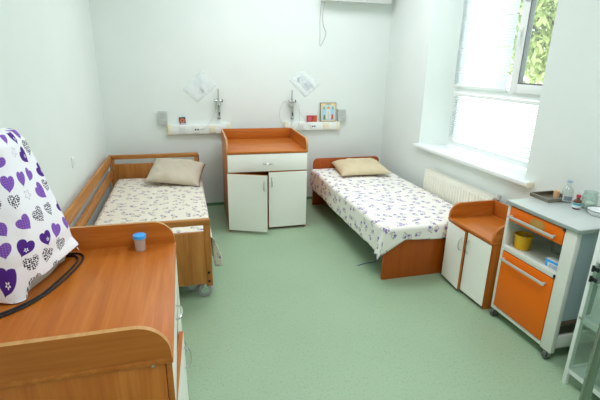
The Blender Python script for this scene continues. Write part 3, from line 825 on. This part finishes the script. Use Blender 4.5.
for k in range(5):
    a = 2 * PI * k / 5 + .3; bm = BM(); tube(bm, [(.02 * math.cos(a), .02 * math.sin(a), .085), (.26 * math.cos(a), .26 * math.sin(a), .065)], .011, 10); l_ = obj('leg', bm, m_steel, t)
    bm = BM(); x, y = .25 * math.cos(a), .25 * math.sin(a); cyl(bm, (x - .01, y, .026), (x + .01, y, .026), .026, 16); bx(bm, (x - .006, y - .006, .026), (x + .006, y + .006, .065)); obj('castor', bm, m_black, l_)

# ------------------------------------------------------------ things on the foreground chest
t = thing('specimen_cup', 'clear plastic specimen cup with a bright blue screw lid', 'cup', (-.236, 1.952, .8505))
bm = BM(); lathe(bm, [(.0005, .0), (.021, 0), (.0225, .003), (.026, .062), (.0245, .062), (.0212, .004), (.0005, .002)], cap=False, seg=32); obj('cup_body', bm, m_cup, t)
bm = BM(); seg = 48; prof = [(.0005, .0795), (.026, .0795), (.029, .078), (.0295, .075), (.0295, .062), (.0265, .0615), (.0005, .0625)]
lathe(bm, prof, cap=False, seg=48)
for i, v in enumerate(bm.verts):
    r = math.hypot(v.co.x, v.co.y)
    if r > .0285 and (i % 48) % 2: v.co.x *= .975; v.co.y *= .975
obj('lid', bm, m_blue, t)

dv = thing('medical_monitor', 'white plastic medical device mostly hidden under the heart cloth', 'device', (-.67, 1.76, .8505))
m_dev = base_mat('device_casing', (206, 208, 200), .4)
bm = BM(); prism(bm, [(-.148, .046), (.07, .046), (.065, .10), (.015, .50), (-.03, .54), (-.148, .55)], 'y', -.10, .10, .012); obj('housing', bm, m_dev, dv)
bm = BM(); prism(bm, [(-.148, -.15), (.045, -.15), (.098, .02), (.112, .14), (.08, .165), (-.148, .165)], 'z', 0, .045, .010); obj('base', bm, m_dev, dv)
bm = BM(); tube(bm, [(.10, .10, .012), (.122, .115, .02), (.128, .14, .045), (.115, .155, .075), (.09, .15, .085)], .008, 10); obj('grip', bm, m_grey, dv)

# heart cloth: a bell of fabric hung over the device, its flat back to the wall
def cloth_shape(ph, t):
    """ph -90..90 deg around (near side to far side), t 0 at the top centre .. 1 at the hem"""
    prof = [(0, 0, 1.452), (.12, .55, 1.450), (.20, .90, 1.440), (.25, 1.0, 1.405), (.40, 1.13, 1.27), (.70, 1.36, 1.03), (1.0, 1.40, .885)]
    for p, q in zip(prof, prof[1:]):
        if t <= q[0] + 1e-9: break
    f = (t - p[0]) / (q[0] - p[0]); f_ = f
    sc_ = p[1] + (q[1] - p[1]) * f_; z = p[2] + (q[2] - p[2]) * f_
    h = max(0, min(1, (z - .86) / .58))
    X = .222 * sc_; Y = .158 * (sc_ if sc_ < 1 else 1 + (sc_ - 1) * .75)
    e = .46; c, s_ = math.cos(ph), math.sin(ph)
    fold = 1 + (.030 * math.sin(5.2 * ph + 1.2) + .022 * math.sin(11 * ph + .4)) * max(0, t - .22) + .03 * nz(ph * 1.2, t * 2.5, 1.7, 21)
    x = -.824 + X * abs(c) ** e * fold; y = 1.762 + Y * math.copysign(abs(s_) ** e, s_) * fold
    x += .30 * (y - 1.76) * (1 - h) * abs(c) ** .3
    if t > .8:
        q_ = (t - .8) / .2
        lift = (.044 + .014 * math.sin(9 * ph + .6)) * max(0, min(1, (ph + R(62)) / R(25))) - .02 * max(0, min(1, (-ph - R(45)) / R(15)))
        far = math.exp(-((ph - R(40)) / R(9)) ** 2); near = math.exp(-((ph + R(46)) / R(14)) ** 2)
        z += q_ * (lift - .060 * far - .066 * near)
        x += q_ * (.006 * far + .004 * near); y += q_ * (.020 * far - .015 * near)
    return Vector((x, y, max(z, .858)))
NA, NT = 150, 110
mid = [cloth_shape(R(-90 + 180 * i / NA), .6) for i in range(NA + 1)]
arc = [0]
for a_, b_ in zip(mid, mid[1:]): arc.append(arc[-1] + (b_ - a_).length)
col_ = [cloth_shape(R(20), j / NT) for j in range(NT + 1)]
run = [0]
for a_, b_ in zip(col_, col_[1:]): run.append(run[-1] + (b_ - a_).length)
me = bpy.data.meshes.new('draped_cloth')
me.from_pydata([tuple(cloth_shape(R(-90 + 180 * i / NA), j / NT)) for j in range(NT + 1) for i in range(NA + 1)], [], [(j * (NA + 1) + i, j * (NA + 1) + i + 1, (j + 1) * (NA + 1) + i + 1, (j + 1) * (NA + 1) + i) for j in range(NT) for i in range(NA)])
lay = me.uv_layers.new(name='UVMap')
for l in me.loops:
    j, i = divmod(l.vertex_index, NA + 1); lay.data[l.index].uv = (arc[i], -run[j])
for p_ in me.polygons: p_.use_smooth = True
me.materials.append(m_hearts)
hc = bpy.data.objects.new('draped_cloth', me); C.objects.link(hc)
md = hc.modifiers.new('thick', 'SOLIDIFY'); md.thickness = .002; md.offset = 1
tag(hc, 'white cloth printed with purple hearts draped over the device', 'cloth')

def cable(pts, r, mat, label, name='cable', group=None):
    # Catmull-Rom through the points
    P = [Vector(p) for p in pts]; out = []
    P = [P[0] * 2 - P[1]] + P + [P[-1] * 2 - P[-2]]
    for i in range(1, len(P) - 2):
        for k in range(10):
            t = k / 10; a, b, c, d = P[i - 1:i + 3]
            out.append(.5 * ((2 * b) + (c - a) * t + (2 * a - 5 * b + 4 * c - d) * t * t + (3 * b - a - 3 * c + d) * t ** 3))
    out.append(P[-2]); bm = BM(); tube(bm, out, r, 8); o = obj(name, bm, mat, None)
    if label: tag(o, label, 'cable', group)
    return o
cable([(-0.56, 1.972, 0.8555), (-0.5, 1.96, 0.8555), (-0.474, 1.9, 0.8555), (-0.486, 1.8, 0.8555), (-0.511, 1.7, 0.8555), (-0.553, 1.59, 0.8555), (-0.62, 1.5, 0.8555), (-0.74, 1.42, 0.8555), (-0.8, 1.4, 0.8555)], .0045, m_black, 'black cable curving along the outer side on the chest top')
cable([(-0.555, 1.95, 0.8555), (-0.515, 1.938, 0.8555), (-0.494, 1.89, 0.8555), (-0.505, 1.8, 0.8555), (-0.53, 1.7, 0.8555), (-0.569, 1.59, 0.8555), (-0.637, 1.512, 0.8555), (-0.75, 1.44, 0.8555), (-0.8, 1.425, 0.8555)], .0045, m_black, 'black cable on the chest top nearest the heart cloth')

# ------------------------------------------------------------ back wall fittings
yw = YB
def wall_rail(x0, x1, z0, z1, label, socks):
    t = thing('socket_rail', label, 'socket rail', (x0, yw, z0), group='socket rails on the back wall')
    Wd, Hh = x1 - x0, z1 - z0
    box('channel', (0.0, -.045, 0), (Wd, -.0005, Hh), m_white, t, .003)
    box('end_cap', (-.002, -.047, -.002), (.042, -.0003, Hh + .002), m_warmw, t, .003)
    box('end_cap', (Wd - .042, -.047, -.002), (Wd + .002, -.0003, Hh + .002), m_warmw, t, .003)
    for kind, x in socks:
        xx = x - x0
        if kind == 'power':
            s = box('socket', (xx - .042, -.051, .010), (xx + .042, -.044, Hh - .010), m_socket, t, .003)
            bm = BM(); seg = 24; c = Vector((xx, -.0515, Hh / 2)); r1, r2 = .021, .0175
            A = [[bm.verts.new(c + Vector((r * math.cos(2 * PI * k / seg), y, r * math.sin(2 * PI * k / seg)))) for k in range(seg)] for r, y in ((r1, 0), (r2, 0), (r2, .004))]
            for a_, b_ in zip(A, A[1:]):
                for k in range(seg): bm.faces.new((a_[k], a_[(k + 1) % seg], b_[(k + 1) % seg], b_[k]))
            obj('socket_ring', bm, m_grey, s)
            bm = BM()
            for q in (-.0095, .0095): cyl(bm, c + Vector((q, -.0006, 0)), c + Vector((q, .003, 0)), .0028, 10)
            obj('socket_hole', bm, m_dark, s)
        elif kind == 'data':
            s = box('data_socket', (xx - .045, -.052, .008), (xx + .045, -.044, Hh - .008), m_white, t, .003)
            for q in (-.013, .013):
                bm = BM(); bx(bm, (xx + q - .009, -.0535, Hh / 2 - .010), (xx + q + .009, -.0518, Hh / 2 + .007), .001); obj('port', bm, m_dark, s)
        else:
            s = box('call_switch', (xx - .042, -.052, .010), (xx + .042, -.044, Hh - .010), m_warmw, t, .003)
            for q in (-.02, .012):
                bm = BM(); bx(bm, (xx + q - .006, -.0535, Hh / 2 - .004), (xx + q + .006, -.0518, Hh / 2 + .004), .001); obj('button', bm, m_grey, s)
    return t
wall_rail(-.185, .522, .900, 1.006, 'white socket rail behind the hospital bed headboard', (('power', -.02), ('data', .135), ('call', .315)))
wall_rail(1.185, 1.893, .914, 1.014, 'white socket rail above the right bed headboard', (('power', 1.394), ('data', 1.549), ('call', 1.720)))

def call_box(x0, x1, z0, z1, label):
    t = thing('speaker_box', label, 'wall box', ((x0 + x1) / 2, yw, z0), group='grey wall boxes')
    w, h = (x1 - x0) / 2, z1 - z0
    bm = BM(); prism(bm, rrect(-w, 0, w, h, .012), 'y', -.045, -.0005, .004); o = obj('casing', bm, m_grey, t)
    bm = BM()
    for k in range(6): bx(bm, (-w + .015, -.0462, h * .45 + k * .011), (w - .015, -.0448, h * .45 + k * .011 + .005))
    obj('grille', bm, base_mat('grille_grey', (176, 184, 180), .6), t)
    bm = BM(); bx(bm, (-.02, -.047, h * .25), (-.008, -.0448, h * .29)); bx(bm, (.014, -.047, h * .2), (.026, -.0448, h * .26)); obj('button', bm, base_mat('button_grey', (150, 156, 152), .5), t)
call_box(-.275, -.182, 1.012, 1.164, 'grey wall box left of the hospital bed socket rail')
call_box(1.868, 1.972, 1.018, 1.166, 'grey wall box right of the framed icon')

# small card, red pack, framed icon standing on the rails
t = thing('picture_card', 'small navy card with an orange ring propped on the left rail', 'card', (-.016, yw - .018, 1.0075))
bm = BM(); bx(bm, (-.034, -.002, 0), (.034, .001, .084)); cb = obj('card_body', bm, m_navy, t); cb.rotation_euler = (R(-8), R(-4), 0)
bm = BM(); seg = 28; c = (0, -.0024, .045)
A = [[bm.verts.new((c[0] + r * math.cos(2 * PI * k / seg), y, c[2] + r * math.sin(2 * PI * k / seg))) for k in range(seg)] for r, y in ((.026, -.0021), (.026, -.003), (.010, -.003), (.010, -.0021))]
for a_, b_ in zip(A, A[1:]):
    for k in range(seg): bm.faces.new((a_[k], a_[(k + 1) % seg], b_[(k + 1) % seg], b_[k]))
obj('orange_ring', bm, base_mat('orange_print', (222, 116, 52), .5), cb)
bm = BM(); bx(bm, (-.03, -.0026, .001), (.03, -.0021, .016)); obj('footer', bm, base_mat('pale_print', (196, 190, 196), .5), cb)
t = thing('small_pack', 'small red and orange pack standing on the right rail', 'pack', (1.531, yw - .024, 1.0145))
bm = BM(); bx(bm, (-.063, -.014, 0), (.063, .014, .078), .002); pb = obj('pack_body', bm, m_redc, t)
bm = BM(); prism(bm, [(.0, .001), (.0625, .001), (.0625, .077), (.03, .077)], 'y', -.0152, -.0138); obj('orange_panel', bm, base_mat('pack_orange', (190, 98, 44), .45), t)
bm = BM(); bx(bm, (-.058, -.0152, .012), (-.008, -.0138, .066)); 
obj('pink_print', bm, base_mat('pack_pink', (206, 92, 106), .45), t)

ic = thing('framed_icon', 'framed religious picture of a robed figure standing on the rail', 'picture', (1.742, yw - .030, 1.0145))
w, h = .104, .232
bm = BM(); bx(bm, (-w, -.008, 0), (w, .006, h), .003); fr_ = obj('frame', bm, m_frameb, ic)
fr_.rotation_euler = (R(-4), 0, 0)
def flat(poly, y, mat, name, parent, th=.0006):
    bm = BM(); prism(bm, poly, 'y', y - th, y); return obj(name, bm, mat, parent, smooth=False)
def ell(cx, cz, a, b, n=24): return [(cx + a * math.cos(2 * PI * k / n), cz + b * math.sin(2 * PI * k / n)) for k in range(n)]
flat([(-w + .008, .008), (w - .008, .008), (w - .008, h - .008), (-w + .008, h - .008)], -.0081, m_gold, 'gilt_ground', fr_)
arch = [(-.084, .018), (.084, .018), (.084, .125)] + [(.084 * math.cos(a), .125 + .084 * math.sin(a)) for a in [PI * k / 16 for k in range(1, 16)]] + [(-.084, .125)]
flat(arch, -.0088, m_sky, 'sky_panel', fr_)
flat(ell(0, .165, .030, .030), -.0095, m_gold, 'halo', fr_)
flat([(-.034, .03), (.034, .03), (.030, .11), (.022, .142), (-.022, .142), (-.030, .11)], -.0102, m_robe, 'robe', fr_)
flat(ell(0, .162, .015, .019), -.0109, m_skin, 'face', fr_)
flat(ell(0, .149, .012, .010), -.0115, m_robe, 'beard', fr_)
flat([(-.007, .035), (.007, .035), (.006, .138), (-.006, .138)], -.0109, m_grey, 'stole', fr_)
flat([(.036, .026), (.066, .026), (.064, .075), (.050, .098), (.040, .08)], -.0102, m_redin, 'side_figure', fr_)
flat([(-.066, .026), (-.037, .026), (-.040, .075), (-.052, .092), (-.064, .07)], -.0102, m_green, 'side_figure', fr_)
flat([(-.068, .15), (-.05, .15), (-.05, .185), (-.062, .18)], -.0095, base_mat('icon_teal', (96, 150, 160), .5), 'corner_ornament', fr_)
flat([(.05, .15), (.068, .15), (.062, .18), (.05, .185)], -.0095, bpy.data.materials['icon_teal'], 'corner_ornament', fr_)
flat([(-.03, .211), (.03, .211), (.03, .217), (-.03, .217)], -.0095, m_frameb, 'inscription', fr_)

# oxygen flowmeters
def flowmeter(x, zt, zm, zb, label):
    t = thing('oxygen_flowmeter', label, 'flowmeter', (x, yw, zb), group='oxygen flowmeters')
    z = lambda v: v - zb
    bm = BM(); bx(bm, (-.022, -.016, z(zm) - .05), (.022, -.0005, z(zm) + .05), .004); obj('wall_plate', bm, m_socket, t)
    bm = BM(); tube(bm, [(0, -.03, z(zm)), (.003, -.03, z(zt))], [.0085, .0075], 12); obj('upper_tube', bm, base_mat('tube_grey', (186, 182, 174), .4), t)
    bm = BM(); cyl(bm, (0, -.004, z(zm)), (0, -.06, z(zm)), .022, 18); cyl(bm, (-.035, -.045, z(zm) + .012), (.035, -.045, z(zm) + .012), .012, 14)
    lathe(bm, [(.001, -.055), (.018, -.055), (.026, -.045), (.026, -.018), (.014, -.005), (.001, -.005)], (0, -.045, z(zm)), 18, False)
    hd = obj('valve_body', bm, m_chrome, t)
    for s in (-1, 1):
        bm = BM(); cyl(bm, (s * .034, -.045, z(zm) + .012), (s * .046, -.045, z(zm) + .012), .016, 14); obj('knob', bm, m_dark if s > 0 else m_steel, hd)
    bm = BM(); lathe(bm, [(.001, .03), (.020, .03), (.020, z(zm) - .062), (.018, z(zm) - .058), (.001, z(zm) - .058)], (0, -.045, 0), 18, False); obj('humidifier_tube', bm, m_vessel, t)
    bm = BM(); tube(bm, [(0, -.045, .005), (0, -.045, z(zm) - .06)], .004, 8); lathe(bm, [(.001, 0), (.021, 0), (.021, .012), (.001, .012)], (0, -.045, .018), 18, False); obj('inner_rod', bm, base_mat('scale_grey', (150, 152, 150), .5), t)
    bm = BM(); bx(bm, (-.008, -.067, .06), (.008, -.0655, .10)); obj('scale_mark', bm, m_inkd, t)
flowmeter(.397, 1.41, 1.265, 1.050, 'chrome oxygen flowmeter on the wall above the left rail')
flowmeter(1.272, 1.395, 1.255, 1.035, 'chrome oxygen flowmeter wrapped in thin tubing above the right rail')
cable([(.362, yw - .080, 1.225), (.345, yw - .035, 1.14), (.29, yw - .045, 1.03), (.22, yw - .058, .965), (.150, yw - .056, .952)], .0022, m_cordr, 'thin pale lead hanging from the left flowmeter to its rail')
pts = [(1.262, yw - .080, 1.26)]
for k in range(0, 13):
    a = R(80) + 2 * PI * k / 12; pts.append((1.20 + .085 * math.cos(a), yw - .080 - .001 * k + (.032 if math.cos(a) < -.3 and math.sin(a) > -.6 else 0), 1.115 + .155 * math.sin(a)))
for k in range(0, 11):
    a = R(100) - 2 * PI * k / 12; pts.append((1.298 + .055 * math.cos(a), yw - .095 - .001 * k, 1.10 + .17 * math.sin(a)))
cable(pts, .0022, m_cordr, 'coiled thin oxygen tubing looped over the right flowmeter', 'oxygen_tubing')
cable([(1.295, yw - .06, 1.27), (1.35, yw - .04, 1.17), (1.42, yw - .03, 1.07), (1.47, yw - .056, .99), (1.53, yw - .0575, .968)], .002, m_cordr, 'thin lead running from the right flowmeter to its rail')

# plastic sleeves taped to the wall
def sleeve(corners, label, seed, marks, sheet):
    t = thing('plastic_sleeve', label, 'plastic sleeve', (corners[3][0], yw, corners[3][1]), group='plastic sleeves on the back wall')
    o = Vector((corners[3][0], 0, corners[3][1]))
    T_, Rr_, B_, L_ = [Vector((c[0], 0, c[1])) - o for c in corners[:1]] + [Vector((corners[1][0], 0, corners[1][1])) - o, Vector((corners[2][0], 0, corners[2][1])) - o, Vector((0, 0, 0))]
    n = 22
    def S(a, b): return T_ * (1 - a) * (1 - b) + Rr_ * a * (1 - b) + B_ * a * b + L_ * (1 - a) * b
    bm = BM(); V = {}
    for i in range(n + 1):
        for j in range(n + 1):
            a, b = i / n, j / n; p_ = S(a, b)
            e = (1 - (2 * a - 1) ** 6) * (1 - (2 * b - 1) ** 6)
            V[i, j] = bm.verts.new((p_.x, -.006 - .014 * e * (.6 + .8 * nz(a, b, 2.5, seed)) - .004 * nz(a, b, 9, seed + 1), p_.z))
    for i in range(n):
        for j in range(n): bm.faces.new((V[i, j], V[i + 1, j], V[i + 1, j + 1], V[i, j + 1]))
    obj('film', bm, m_film, t, smooth=True)
    a0, a1, b0, b1 = sheet
    bm = BM(); q = [S(a0, b0), S(a1, b0), S(a1, b1), S(a0, b1)]
    A_ = [bm.verts.new((p_.x, -.002, p_.z)) for p_ in q]; B2 = [bm.verts.new((p_.x, -.003, p_.z)) for p_ in q]
    bm.faces.new(A_); bm.faces.new(B2[::-1])
    for k in range(4): bm.faces.new((A_[k], A_[(k + 1) % 4], B2[(k + 1) % 4], B2[k]))
    sh = obj('paper_sheet', bm, m_paper, t)
    for mat, ms in marks:
        bm = BM()
        for (a, b, da, db) in ms:
            q = [S(a, b), S(a + da, b), S(a + da, b + db), S(a, b + db)]
            bm.faces.new([bm.verts.new((p_.x, -.0034, p_.z)) for p_ in q])
        obj('print', bm, mat, sh)
random.seed(4)
mk1 = [(m_inkd, [(.56 + .07 * k, .46 + .03 * (k % 2), .045, .07 + .03 * (k % 2)) for k in range(4)]), (base_mat('faint_ink', (196, 206, 210), .7), [(.15 + .07 * k, .15 + .05 * (k % 3), .02, .4) for k in range(5)])]
sleeve([(.220, 1.617), (.381, 1.436), (.161, 1.252), (.008, 1.394)], 'wrinkled plastic sleeve with a leaflet taped left on the wall', 31, mk1, (.06, .94, .06, .94))
mk2 = [(m_inkd, [(.16, .50, .03, .10), (.21, .54, .035, .12), (.27, .60, .025, .10)]), (bpy.data.materials['faint_ink'], [(.16 + .075 * k, .22, .035, .32) for k in range(4)] + [(.52 + .07 * k, .22 + .03 * (k % 2), .05, .45) for k in range(5)])]
sleeve([(1.412, 1.628), (1.622, 1.456), (1.444, 1.305), (1.240, 1.506)], 'flat plastic sleeve holding a printed page above the right rail', 51, mk2, (.05, .95, .05, .95))

# switch plate on the left wall
t = thing('switch_plate', 'small white switch plate on the left wall above the hospital bed', 'switch', (XL, 3.54, .945))
box('plate', (.0005, -.026, -.04), (.010, .026, .04), m_white, t, .003); box('rocker', (.0095, -.014, -.024), (.014, .014, .024), m_socket, t, .002)

# air conditioner and its cable
ac = thing('air_conditioner', 'white wall air conditioner cut off by the top of the picture', 'air conditioner', (2.02, yw, 2.385))
bm = BM(); prism(bm, [(-.0005, .0), (-.0005, .28), (-.17, .28), (-.20, .25), (-.20, .05), (-.16, .0)], 'x', -.415, .40, .006); obj('body', bm, m_white, ac)
bm = BM(); bx(bm, (-.36, -.165, -.006), (.35, -.09, .001), .002); obj('louvre', bm, m_grey, ac)
bm = BM()
for x in (-.405, .39): bx(bm, (x - .006, -.2025, .03), (x + .006, -.17, .26), .002)
obj('end_trim', bm, m_grey, ac)
cable([(1.612, yw - .02, 2.40), (1.606, yw - .0025, 2.20), (1.612, yw - .0025, 2.03), (1.617, yw - .0025, 1.905), (1.660, yw - .012, 1.98), (1.683, yw - .012, 2.05), (1.650, yw - .012, 2.12), (1.632, yw - .016, 2.22), (1.648, yw - .03, 2.40)], .0028, base_mat('cable_grey', (176, 178, 172), .5), 'thin looped cable dangling from the air conditioner')
# blue cord on the floor under the right bed
cable([(1.405, 3.13, .004), (1.45, 3.15, .004), (1.50, 3.16, .004), (1.62, 3.20, .004), (1.80, 3.5, .004)], .003, m_bluecord, 'thin blue cord lying on the floor under the right bed', 'cord')

# ------------------------------------------------------------ camera
f_px, yaw, pitch, rollA = 422.52, R(15.4018), R(17.8833), R(1.0701)
fw = Vector((math.sin(yaw) * math.cos(pitch), math.cos(yaw) * math.cos(pitch), -math.sin(pitch)))
ri = Vector((math.cos(yaw), -math.sin(yaw), 0)); up = ri.cross(fw)
r2 = math.cos(rollA) * ri + math.sin(rollA) * up; u2 = -math.sin(rollA) * ri + math.cos(rollA) * up
cd = bpy.data.cameras.new('camera'); cam = bpy.data.objects.new('camera', cd); C.objects.link(cam)
M_ = Matrix((r2, u2, -fw)).transposed().to_4x4(); M_.translation = (0, 0, 1.70); cam.matrix_world = M_
cd.sensor_fit = 'HORIZONTAL'; cd.sensor_width = 36; cd.lens = f_px / 600 * 36; cd.clip_start = .02
sc.camera = cam

# ------------------------------------------------------------ light
wd = bpy.data.worlds.new('sky'); sc.world = wd; wd.use_nodes = True
bg = wd.node_tree.nodes['Background']; bg.inputs[0].default_value = (.86, .95, 1.0, 1); bg.inputs[1].default_value = 5.2
def area(name, loc, rot, sx, sy, power, col):
    l = bpy.data.lights.new(name, 'AREA'); l.shape = 'RECTANGLE'; l.size = sx; l.size_y = sy; l.energy = power; l.color = col
    o = bpy.data.objects.new(name, l); C.objects.link(o); o.location = loc; o.rotation_euler = rot; return o
area('unseen_ceiling_light', (1.1, 3.8, ZC - .02), (0, 0, 0), 2.0, .9, 35, (.97, .98, 1.06))
area('unseen_ceiling_light', (1.0, .8, ZC - .02), (0, 0, 0), .8, 1.2, 37, (.97, .98, 1.06))  # added fill light out of view, brightens the faces turned to the camera

sc.view_settings.view_transform = 'Standard'
try: sc.view_settings.look = 'None'
except Exception: pass
sc.view_settings.gamma = 1; sc.view_settings.use_curve_mapping = False
sc.view_settings.exposure = 0.06
sc.cycles.use_denoising = True
sc.cycles.max_bounces = 12; sc.cycles.diffuse_bounces = 6; sc.cycles.transparent_max_bounces = 16
sc.cycles.caustics_reflective = False; sc.cycles.caustics_refractive = False
